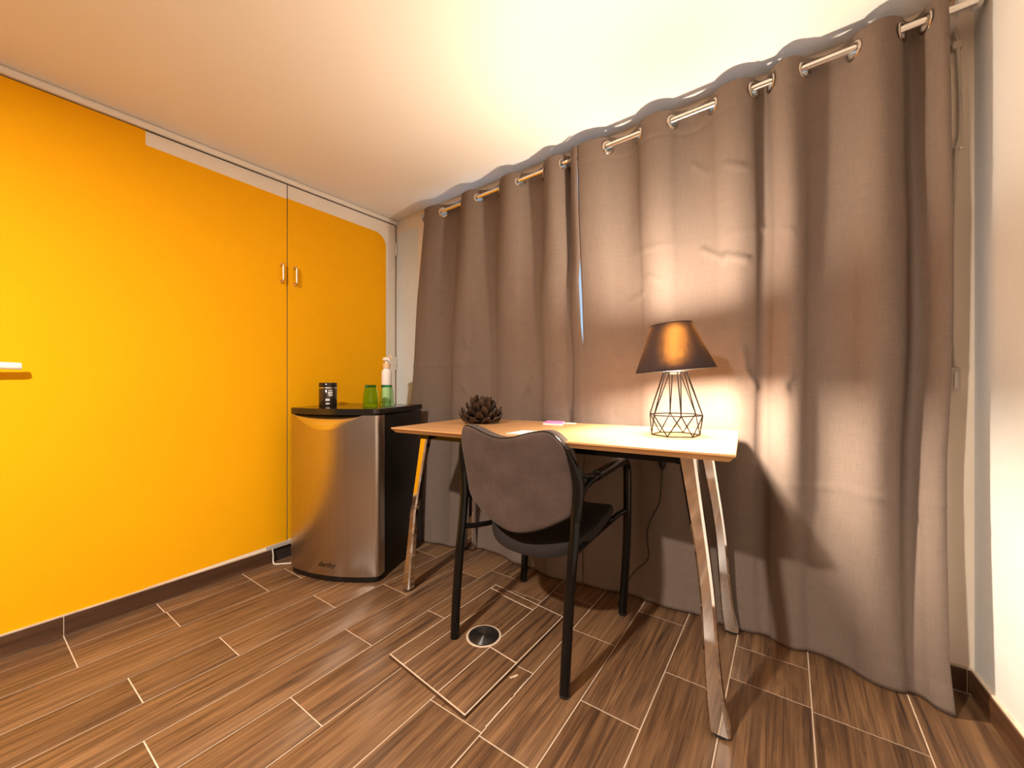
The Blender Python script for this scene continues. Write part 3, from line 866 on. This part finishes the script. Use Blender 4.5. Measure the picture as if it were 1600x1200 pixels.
# ------------------------------------------------------------------ desk
dk = empty('desk', (-0.79, 1.42, 0), 'oak topped desk with splayed polished chrome legs in front of the curtains', 'desk')
do = Vector(dk.location)
TOP = {'nl': (-1.428, 1.113), 'nr': (-.105, 1.13), 'fr': (-.150, 1.722), 'fl': (-1.470, 1.690)}
def top_z(x): return 0.769 + (x + 1.43) / 1.325 * 0.013
C0 = sum((Vector(p) for p in TOP.values()), Vector((0, 0))) / 4
order = [TOP[k] for k in ('nl', 'nr', 'fr', 'fl')]
def ring_at(inset, dz):
    out = []
    for i in range(4):
        p = Vector(order[i]); a = Vector(order[i-1]); b = Vector(order[(i+1) % 4])
        u = (a - p).normalized() + (b - p).normalized()
        q = p + u * inset
        out.append((q.x - do.x, q.y - do.y, top_z(p.x) + dz))
    return out
rings = [ring_at(0.0012, 0.0), ring_at(0.0, -0.0012), ring_at(0.0, -0.0055), ring_at(0.003, -0.0075), ring_at(0.016, -0.022)]
v = sum(rings, []); f = [(0, 1, 2, 3), tuple(reversed(range(16, 20)))]
for r in range(4):
    for i in range(4):
        j = (i + 1) % 4
        f.append((r*4+i, (r+1)*4+i, (r+1)*4+j, r*4+j))
mesh_obj('tabletop', v, f, 'oak', dk, 20)
# black steel rails under the top
def rail(a, b, w, h, name='rail'):
    a, b = Vector(a), Vector(b); d = (b - a).normalized(); nrm = Vector((-d.y, d.x))
    P = [a + nrm*w/2, a - nrm*w/2, b - nrm*w/2, b + nrm*w/2]
    vv = []
    for zz in (-0.0225 - h, -0.0225):
        for p in P: vv.append((p.x - do.x, p.y - do.y, top_z(p.x) + zz))
    mesh_obj(name, vv, [(0,3,2,1),(4,5,6,7),(0,1,5,4),(1,2,6,5),(2,3,7,6),(3,0,4,7)], 'black_metal', dk)
rail((-1.30, 1.22), (-0.24, 1.235), 0.03, 0.03); rail((-1.33, 1.60), (-0.28, 1.62), 0.03, 0.03)
rail((-1.29, 1.18), (-1.33, 1.65), 0.05, 0.026); rail((-0.235, 1.19), (-0.29, 1.67), 0.05, 0.026)
LR = [(-.232, .756, .046), (-.209, .592, .040), (-.194, .483, .037), (-.181, .359, .037), (-.171, .197, .040), (-.161, .083, .046), (-.150, .010, .052)]
LL = [(-1.300, .742, .042), (-1.345, .571, .036), (-1.383, .421, .034), (-1.396, .375, .034), (-1.420, .223, .036), (-1.437, .124, .040), (-1.453, .010, .050)]
def leg(prof, dx, yt, yf):
    path = smooth_path([(x + dx, z, w) for x, z, w in prof], 4)
    verts, faces = [], []
    n = len(path)
    for p in path:
        x, z, w = p
        y = lerp(yf, yt, max(0, min(1, z / 0.75)))
        hx, hy, c = w/2, w*0.42, 0.006
        zt = min(z, top_z(x) - 0.0225)
        for a, b in ((-hx+c, -hy), (hx-c, -hy), (hx, -hy+c), (hx, hy-c), (hx-c, hy), (-hx+c, hy), (-hx, hy-c), (-hx, -hy+c)):
            verts.append((x + a - do.x, y + b - do.y, zt))
    for i in range(n - 1):
        for k in range(8):
            l = (k + 1) % 8
            faces.append((i*8+k, (i+1)*8+k, (i+1)*8+l, i*8+l))
    faces.append(tuple(range(8))); faces.append(tuple(reversed(range((n-1)*8, n*8))))
    lg = mesh_obj('leg', verts, faces, 'chrome', dk, 25)
    x, z, w = path[-1]
    lathe('foot', [(0.0, 0.0), (0.021, 0.0), (0.023, 0.003), (0.022, 0.0102), (0.0, 0.0102)], 'rubber', lg, seg=20, loc=(x - do.x, yf - do.y, 0.0004))
    return lg
leg(LR, 0.0, 1.205, 1.215); leg(LR, -0.026, 1.65, 1.742)
leg(LL, 0.0, 1.205, 1.232); leg(LL, -0.05, 1.62, 1.742)

# ------------------------------------------------------------------ things on the desk
LX, LY = -0.3215, 1.462
LZ = top_z(LX) + 0.0003
TILT = (0, -math.atan(0.013 / 1.325), 0)      # the desk top is not quite level
lp = empty('table_lamp', (LX, LY, LZ), 'lit table lamp with tilted dark cloth shade on a black wire cage base', 'lamp')
lpr = math.radians(24)
def hexring(r, z, rot): return [Vector((r*math.cos(rot + PI/3*k), r*math.sin(rot + PI/3*k), z)) for k in range(6)]
bot = hexring(0.080, 0.0024, lpr); mid = hexring(0.090, 0.072, lpr + PI/6); topr = hexring(0.040, 0.222, lpr + PI/6)
for nm, R in (('ring', bot), ('ring', mid), ('ring', topr)):
    v, f = [], []
    for k in range(6):
        a, b = tube_data([R[k], R[(k+1) % 6]], 0.0021, 6); o0 = len(v)
        v += a; f += [tuple(i + o0 for i in q) for q in b]
    mesh_obj(nm, v, f, 'wire', lp, 50)
for k in range(6):
    tube('wire', [mid[k], bot[k]], 0.0021, 'wire', lp, seg=6)
    tube('wire', [mid[k], bot[(k+1) % 6]], 0.0021, 'wire', lp, seg=6)
    tube('wire', [mid[k], topr[k]], 0.0021, 'wire', lp, seg=6)
    tube('wire', [mid[k], topr[(k+1) % 6] * 0.35 + topr[k] * 0.65], 0.0018, 'wire', lp, seg=6)
# socket with the bulb
lathe('socket', [(0.0, 0.214), (0.016, 0.214), (0.018, 0.220), (0.018, 0.240), (0.014, 0.246), (0.0, 0.246)], 'white_plastic', lp, seg=24)
for k in range(3):
    a = lpr + PI/6 + k*2*PI/3
    tube('spoke', [(0.016*math.cos(a), 0.016*math.sin(a), 0.222), (0.040*math.cos(a), 0.040*math.sin(a), 0.222)], 0.0018, 'wire', lp, seg=6)
lathe('bulb', [(0.012, 0.246), (0.016, 0.254), (0.022, 0.272), (0.0255, 0.30), (0.0265, 0.335), (0.025, 0.358), (0.019, 0.374), (0.009, 0.383), (0.0, 0.3845)], 'bulb', lp, seg=28, smooth=180)
# shade, tilted about 4 degrees
vs, fs, uv = [], [], []
NS = 64
for k in range(NS + 1):
    a = 2*PI*k/NS
    for q in range(5):
        t = q / 4
        r = lerp(0.132, 0.068, t)
        vs.append((r*math.cos(a), r*math.sin(a), lerp(0, 0.162, t))); uv.append((k / NS * 0.65, t * 0.185))
for k in range(NS):
    for q in range(4):
        fs.append((k*5+q, (k+1)*5+q, (k+1)*5+q+1, k*5+q+1))
tilt = Matrix.Rotation(math.radians(4.2), 4, Vector((-math.sin(YAW), math.cos(YAW), 0))) 
TM = Matrix.Translation((0, 0, 0.228)) @ Matrix.Rotation(math.radians(-4.3), 4, Vector((-math.sin(YAW), math.cos(YAW), 0)))
sh = mesh_obj('lamp_shade', [TM @ Vector(p) for p in vs], fs, 'shade', lp, 180, uv)
for r, z in ((0.132, 0.0), (0.068, 0.162)):
    tube('rim', [TM @ Vector((r*math.cos(a), r*math.sin(a), z)) for a in [2*PI*k/48 for k in range(48)]], 0.0014, 'wire', sh, seg=6, closed=True)
for k in range(3):
    a = k * 2*PI/3
    tube('spider', [TM @ Vector((0.018*math.cos(a), 0.018*math.sin(a), 0.018)), TM @ Vector((0.128*math.cos(a), 0.128*math.sin(a), 0.010))], 0.0015, 'wire', sh, seg=6)

lp.rotation_euler = TILT
# carved wooden flower
fz = top_z(-1.215)
fl = empty('wooden_flower', (-1.215, 1.475, fz), 'dark carved wooden lotus flower with many petals on the desk', 'ornament')
fl.rotation_euler = TILT
lathe('core', [(0.0, 0.001), (0.034, 0.001), (0.044, 0.012), (0.040, 0.03), (0.024, 0.055), (0.012, 0.085), (0.0, 0.092)], 'petal', fl, seg=20)
def petal_mesh(L, W, curl):
    v, f = [], []
    N, K = 7, 5
    for i in range(N):
        t = i / (N - 1)
        wdt = W * (0.45 + 1.25*t - 0.9*t*t) if t < 0.93 else W * 0.42
        out = curl * L * (0.30 * math.sin(t * 2.3)); up = L * t
        for k in range(K):
            s = (k / (K - 1) - 0.5) * 2
            v.append((out - 0.22*wdt*s*s*(-1) * 0.9, s * wdt * 0.5, up + 0.004*math.cos(s*3 + t*9)))
    n0 = len(v)
    v += [(a + 0.0035, b * 0.97, c) for a, b, c in v]
    for i in range(N - 1):
        for k in range(K - 1):
            a = i*K + k
            f.append((a, a+1, a+K+1, a+K)); f.append((n0+a, n0+a+K, n0+a+K+1, n0+a+1))
    for i in range(N - 1):
        for k in (0, K - 1):
            a = i*K + k; f.append((a, a+K, n0+a+K, n0+a) if k == 0 else (a, n0+a, n0+a+K, a+K))
    for k in range(K - 1):
        f.append((k, n0+k, n0+k+1, k+1)); a = (N-1)*K + k; f.append((a, a+1, n0+a+1, n0+a))
    me = bpy.data.meshes.new('petal'); me.from_pydata(v, [], f); me.update()
    for p in me.polygons: p.use_smooth = True
    me.set_sharp_from_angle(angle=math.radians(40)); me.materials.append(M['petal'])
    bm = bmesh.new(); bm.from_mesh(me); bmesh.ops.recalc_face_normals(bm, faces=bm.faces); bm.to_mesh(me); bm.free()
    return me
RINGS = [(10, 0.036, 0.015, 0.060, 0.046, 60), (10, 0.036, 0.024, 0.070, 0.046, 50), (9, 0.032, 0.032, 0.072, 0.042, 38), (8, 0.026, 0.046, 0.070, 0.036, 27), (7, 0.018, 0.060, 0.066, 0.032, 16), (5, 0.008, 0.074, 0.060, 0.026, 7)]
for ri, (cnt, r, z, L, W, tl) in enumerate(RINGS):
    me = petal_mesh(L, W, 1.0 if ri < 3 else 0.6)
    for k in range(cnt):
        a = 2*PI*(k + 0.5*(ri % 2))/cnt + random.uniform(-.08, .08)
        o = bpy.data.objects.new('petal', me); COL.objects.link(o); o.parent = fl
        o.location = (r*math.cos(a), r*math.sin(a), z)
        o.rotation_euler = (0, math.radians(tl + random.uniform(-6, 6)), a)
        o.scale = (1, 1, random.uniform(0.92, 1.06))

# pink notebook and papers
def flat_thing(name, quad, z, h, mat, label, cat, parent=None):
    cx = sum(p[0] for p in quad)/4; cy = sum(p[1] for p in quad)/4
    zz = top_z(cx) + z
    e = empty(name, (cx, cy, zz), label, cat); e.rotation_euler = TILT
    return e, [(p[0]-cx, p[1]-cy) for p in quad]
nb, q = flat_thing('notebook', [(-.918, 1.560), (-.822, 1.566), (-.868, 1.680), (-.958, 1.676)], 0.0006, 0, None, 'small pink covered notebook lying flat at the back of the desk', 'notebook')
prism('pages', q, 0.0, 0.006, 'paper', nb)
prism('cover', [(x*1.02, y*1.02) for x, y in q], 0.006, 0.0075, 'pink', nb)
pp = [(-.852, 1.640), (-.800, 1.655), (-.815, 1.700), (-.862, 1.694)]
cx = sum(p[0] for p in pp)/4; cy = sum(p[1] for p in pp)/4
ps = prism('paper_slip', [(x-cx, y-cy) for x, y in pp], 0.0, 0.0008, 'paper', None, loc=(cx, cy, top_z(cx) + 0.0004)); ps.rotation_euler = TILT
tag(ps, 'small pale paper slip lying just right of the pink notebook', 'paper')
pp = [(-.86, 1.19), (-.79, 1.20), (-.790, 1.318), (-.862, 1.305)]
cx = sum(p[0] for p in pp)/4; cy = sum(p[1] for p in pp)/4
ps = prism('paper_sheet', [(x-cx, y-cy) for x, y in pp], 0.0, 0.0012, 'paper', None, loc=(cx, cy, top_z(cx) + 0.0004)); ps.rotation_euler = TILT
tag(ps, 'white paper on the desk just showing over the chair back', 'paper')

# plug and cord under the desk
pc = empty('power_cord', (-0.43, 1.735, 0.0), 'black cord with a plug hanging against the curtain under the desk', 'cord')
po = Vector(pc.location)
ct = [(-.432, 1.728, .600), (-.436, 1.730, .56), (-.440, 1.733, .50), (-.449, 1.735, .445), (-.478, 1.735, .385), (-.497, 1.735, .326), (-.496, 1.735, .27), (-.491, 1.732, .215), (-.51, 1.725, .18), (-.54, 1.715, .15), (-.575, 1.70, .09), (-.60, 1.68, .02), (-.60, 1.66, .004), (-.56, 1.64, .004)]
tube('cord', [tuple(p - po) for p in smooth_path(ct, 6)], 0.0026, 'black_plastic', pc, seg=8)
lathe('plug', [(0.0, 0.0), (0.005, 0.0), (0.010, 0.012), (0.013, 0.022), (0.013, 0.040), (0.011, 0.042), (0.0, 0.042)], 'black_plastic', pc, seg=20, loc=(-.432 - po.x, 1.728 - po.y, .597))
for s in (-1, 1):
    tube('prong', [(-.432 + s*0.0055 - po.x, 1.728 - po.y, .612), (-.432 + s*0.0055 - po.x, 1.728 - po.y, .655)], 0.0028, 'brass', pc, seg=8)

# ------------------------------------------------------------------ chair, back towards us
CX = -0.79
ch = empty('armchair', (CX, 1.35, 0), 'black framed chair with brown-grey curved backrest drawn up to the desk', 'chair')
co = Vector(ch.location)
def R(p): return Vector(p) - co
def backY(s, z):
    t = (z - 0.43) / 0.38
    return 1.185 - 0.085 * t + 0.012*math.sin(t*PI) - 0.048 * (1 - s*s)
def back_top(s):
    a = abs(s)
    z = 0.776 + 0.032 * (0.5 - 0.5*math.cos(min(a / 0.74, 1) * PI))
    if a > 0.74:
        q = (a - 0.74) / 0.26
        z -= 0.115 * (1 - math.sqrt(max(0, 1 - q*q)))
    return z
def back_bot(s):
    a = abs(s)
    z = 0.443 + 0.095 * a**1.7
    if a > 0.93: z += 0.03 * ((a - 0.93)/0.07)**2
    return z
def half_w(z): return 0.222 + 0.006 * math.sin((z - 0.45) / 0.35 * PI)
def slab(name, y0, y1, shrink, mat, nx=44, nz=24):
    """curved slab between two offsets from the back surface, rounded at the edges"""
    V, F, UV = [], [], []
    for side in (0, 1):
        for i in range(nx + 1):
            s = -1 + 2*i/nx
            s = math.copysign(1 - (1 - abs(s))**1.35, s)
            zb, zt = back_bot(s) + shrink, back_top(s) - shrink
            for k in range(nz + 1):
                t = k / nz
                t = 0.5 - 0.5*math.cos(t * PI) * 1.0 if True else t
                z = lerp(zb, zt, t)
                edge = min(1.0, (1 - abs(s)) / 0.10, (z - zb) / 0.02 if z < 0.6 else (zt - z) / 0.02)
                edge = max(0.0, edge)
                puff = math.sqrt(1 - (1 - edge)**2)
                w = half_w(z) - shrink
                ym = (y0 + y1) / 2; hh = (y1 - y0) / 2
                y = backY(s, z) + ym + (-hh if side == 0 else hh) * lerp(0.35, 1.0, puff)
                V.append(R((CX + s*w, y, z))); UV.append((s*0.23, z))
    n = (nx+1)*(nz+1)
    def I(sd, i, k): return sd*n + i*(nz+1) + k
    for i in range(nx):
        for k in range(nz):
            F.append((I(0,i,k), I(0,i+1,k), I(0,i+1,k+1), I(0,i,k+1)))
            F.append((I(1,i,k), I(1,i,k+1), I(1,i+1,k+1), I(1,i+1,k)))
        F.append((I(0,i,0), I(1,i,0), I(1,i+1,0), I(0,i+1,0))); F.append((I(0,i,nz), I(0,i+1,nz), I(1,i+1,nz), I(1,i,nz)))
    for k in range(nz):
        F.append((I(0,0,k), I(0,0,k+1), I(1,0,k+1), I(1,0,k))); F.append((I(0,nx,k), I(1,nx,k), I(1,nx,k+1), I(0,nx,k+1)))
    return mesh_obj(name, V, F, mat, ch, 50, UV)
bk = slab('backrest', -0.012, 0.004, 0.0, 'back_cloth')
slab('back_cushion', 0.004, 0.054, -0.004, 'cushion_cloth')
# piping round the edge of the backrest
loop = []
N = 60
for i in range(N + 1):
    s = -1 + 2*i/N; s = math.copysign(1 - (1 - abs(s))**1.5, s)
    z = back_top(s); loop.append(R((CX + s*half_w(z), backY(s, z) - 0.002, z + 0.001)))
for i in range(1, 12):
    z = lerp(back_top(1), back_bot(1), i/12); loop.append(R((CX + half_w(z) + 0.001, backY(1, z) - 0.002, z)))
for i in range(N + 1):
    s = 1 - 2*i/N; s = math.copysign(1 - (1 - abs(s))**1.5, s)
    z = back_bot(s); loop.append(R((CX + s*half_w(z), backY(s, z) - 0.002, z - 0.001)))
for i in range(1, 12):
    z = lerp(back_bot(-1), back_top(-1), i/12); loop.append(R((CX - half_w(z) - 0.001, backY(-1, z) - 0.002, z)))
tube('piping', loop, 0.0032, 'black_plastic', bk, seg=6, closed=True)

# seat pan: rounded outline, tipped towards the back
def seat_z(y): return 0.386 + (y - 1.19) * 0.19
V, F, UV = [], [], []
NA = 64
sy0, sy1 = 1.185, 1.625
def outline(a, k):
    ca, sa = math.cos(a), math.sin(a)
    e = 2.0 / (2.6 if sa < 0 else 4.0)
    x = math.copysign(abs(ca)**e, ca) * 0.222; y = math.copysign(abs(sa)**e, sa) * 0.22
    return CX + x*k, (sy0 + sy1)/2 + y*k
layers = [(0.80, -0.052), (0.93, -0.050), (0.985, -0.042), (1.0, -0.028), (1.0, -0.016), (0.985, -0.006), (0.94, 0.0), (0.80, 0.001), (0.45, -0.010)]
for k, dz in layers:
    for i in range(NA):
        a = 2*PI*i/NA; x, y = outline(a, k)
        fr_ = -0.030 * sstep(1.50, 1.63, y)
        V.append(R((x, y, seat_z(y) + dz + fr_ + 0.030 * abs((x - CX)/0.222)**2.2))); UV.append((x, y))
for r in range(len(layers) - 1):
    for i in range(NA):
        j = (i+1) % NA
        F.append((r*NA+i, r*NA+j, (r+1)*NA+j, (r+1)*NA+i))
F.append(tuple(reversed(range(NA)))); F.append(tuple(range((len(layers)-1)*NA, len(layers)*NA)))
mesh_obj('seat', V, F, 'seat_cloth', ch, 45, UV)

def side_frame(s, fy):
    """s=+1 right, -1 left; rear leg and upright, arm with front leg"""
    def X(dx): return CX + s*dx
    rf = X(0.229); ff = X(0.228 if s > 0 else 0.262)
    lg = tube('leg', [R(p) for p in smooth_path([(rf, 1.084, 0.006), (X(0.231), 1.092, 0.12), (X(0.233), 1.112, 0.30), (X(0.235), 1.136, 0.45), (X(0.236), 1.146, 0.528)], 5)], [0.0165]*21, 'black_metal', ch, seg=14)
    lathe('glide', [(0.0, 0.0), (0.015, 0.0), (0.0165, 0.003), (0.0165, 0.010), (0.0, 0.010)], 'rubber', lg, seg=16, loc=tuple(R((rf, 1.084, 0.0004))))
    up = smooth_path([(X(0.236), 1.146, 0.522), (X(0.241), 1.152, 0.58), (X(0.244), 1.150, 0.64), (X(0.238), 1.138, 0.69), (X(0.229), 1.124, 0.725), (X(0.223), 1.116, 0.752)], 5)
    rr = [interp([(0, .0175), (.25, .0195), (.5, .0185), (.75, .012), (1, .006)], i / (len(up)-1)) for i in range(len(up))]
    tube('upright', [R(p) for p in up], rr, 'black_metal', ch, seg=14)
    # flowing branch from the upright to the arm
    web = smooth_path([(X(0.243), 1.150, 0.575), (X(0.247), 1.160, 0.605), (X(0.252), 1.185, 0.630), (X(0.257), 1.225, 0.644), (X(0.258), 1.275, 0.649)], 5)
    rr = [interp([(0, .012), (.5, .0135), (1, .0165)], i / (len(web)-1)) for i in range(len(web))]
    tube('arm_bracket', [R(p) for p in web], rr, 'black_metal', ch, seg=12)
    web2 = smooth_path([(X(0.236), 1.137, 0.715), (X(0.243), 1.155, 0.680), (X(0.250), 1.185, 0.660), (X(0.256), 1.230, 0.653)], 5)
    tube('arm_bracket', [R(p) for p in web2], [interp([(0, .006), (1, .012)], i / (len(web2)-1)) for i in range(len(web2))], 'black_metal', ch, seg=10)
    V_, F_ = [], []
    for i in range(9):
        a = web[min(len(web)-1, int(i/8*(len(web)-1)))]; b = web2[min(len(web2)-1, int(i/8*(len(web2)-1)))]
        for q in (a, b):
            for dx in (-0.006, 0.006): V_.append(R((q.x + dx, q.y, q.z)))
    for i in range(8):
        o_ = i*4
        F_ += [(o_, o_+4, o_+6, o_+2), (o_+1, o_+3, o_+7, o_+5)]
    mesh_obj('web_plate', V_, F_, 'black_metal', ch, 60)
    arm = smooth_path([(X(0.258), 1.262, 0.649), (X(0.257), 1.36, 0.652), (X(0.254), 1.46, 0.655), (X(0.251), 1.535, 0.653)], 5)
    tube('armrest', [R(p) for p in arm], [0.0185]*len(arm), 'black_plastic', ch, seg=14)
    fl_ = smooth_path([(X(0.251), 1.525, 0.653), (X(0.250), 1.565, 0.648), (X(0.249), 1.592, 0.630), (X(0.249), fy - 0.002, 0.595), (X(0.249), fy, 0.50), (X(0.246), fy, 0.30), (ff, fy, 0.006)], 6)
    l2 = tube('leg', [R(p) for p in fl_], [0.0165]*len(fl_), 'black_metal', ch, seg=14)
    lathe('glide', [(0.0, 0.0), (0.015, 0.0), (0.0165, 0.003), (0.0165, 0.010), (0.0, 0.010)], 'rubber', l2, seg=16, loc=tuple(R((ff, fy, 0.0004))))
    tube('side_rail', [R(p) for p in smooth_path([(X(0.233), 1.127, 0.415), (X(0.215), 1.20, 0.402), (X(0.200), 1.32, 0.392), (X(0.205), 1.50, 0.405), (X(0.225), 1.57, 0.428), (X(0.247), fy, 0.440)], 5)], 0.0105, 'black_metal', ch, seg=10)
side_frame(1, 1.606); side_frame(-1, 1.603)
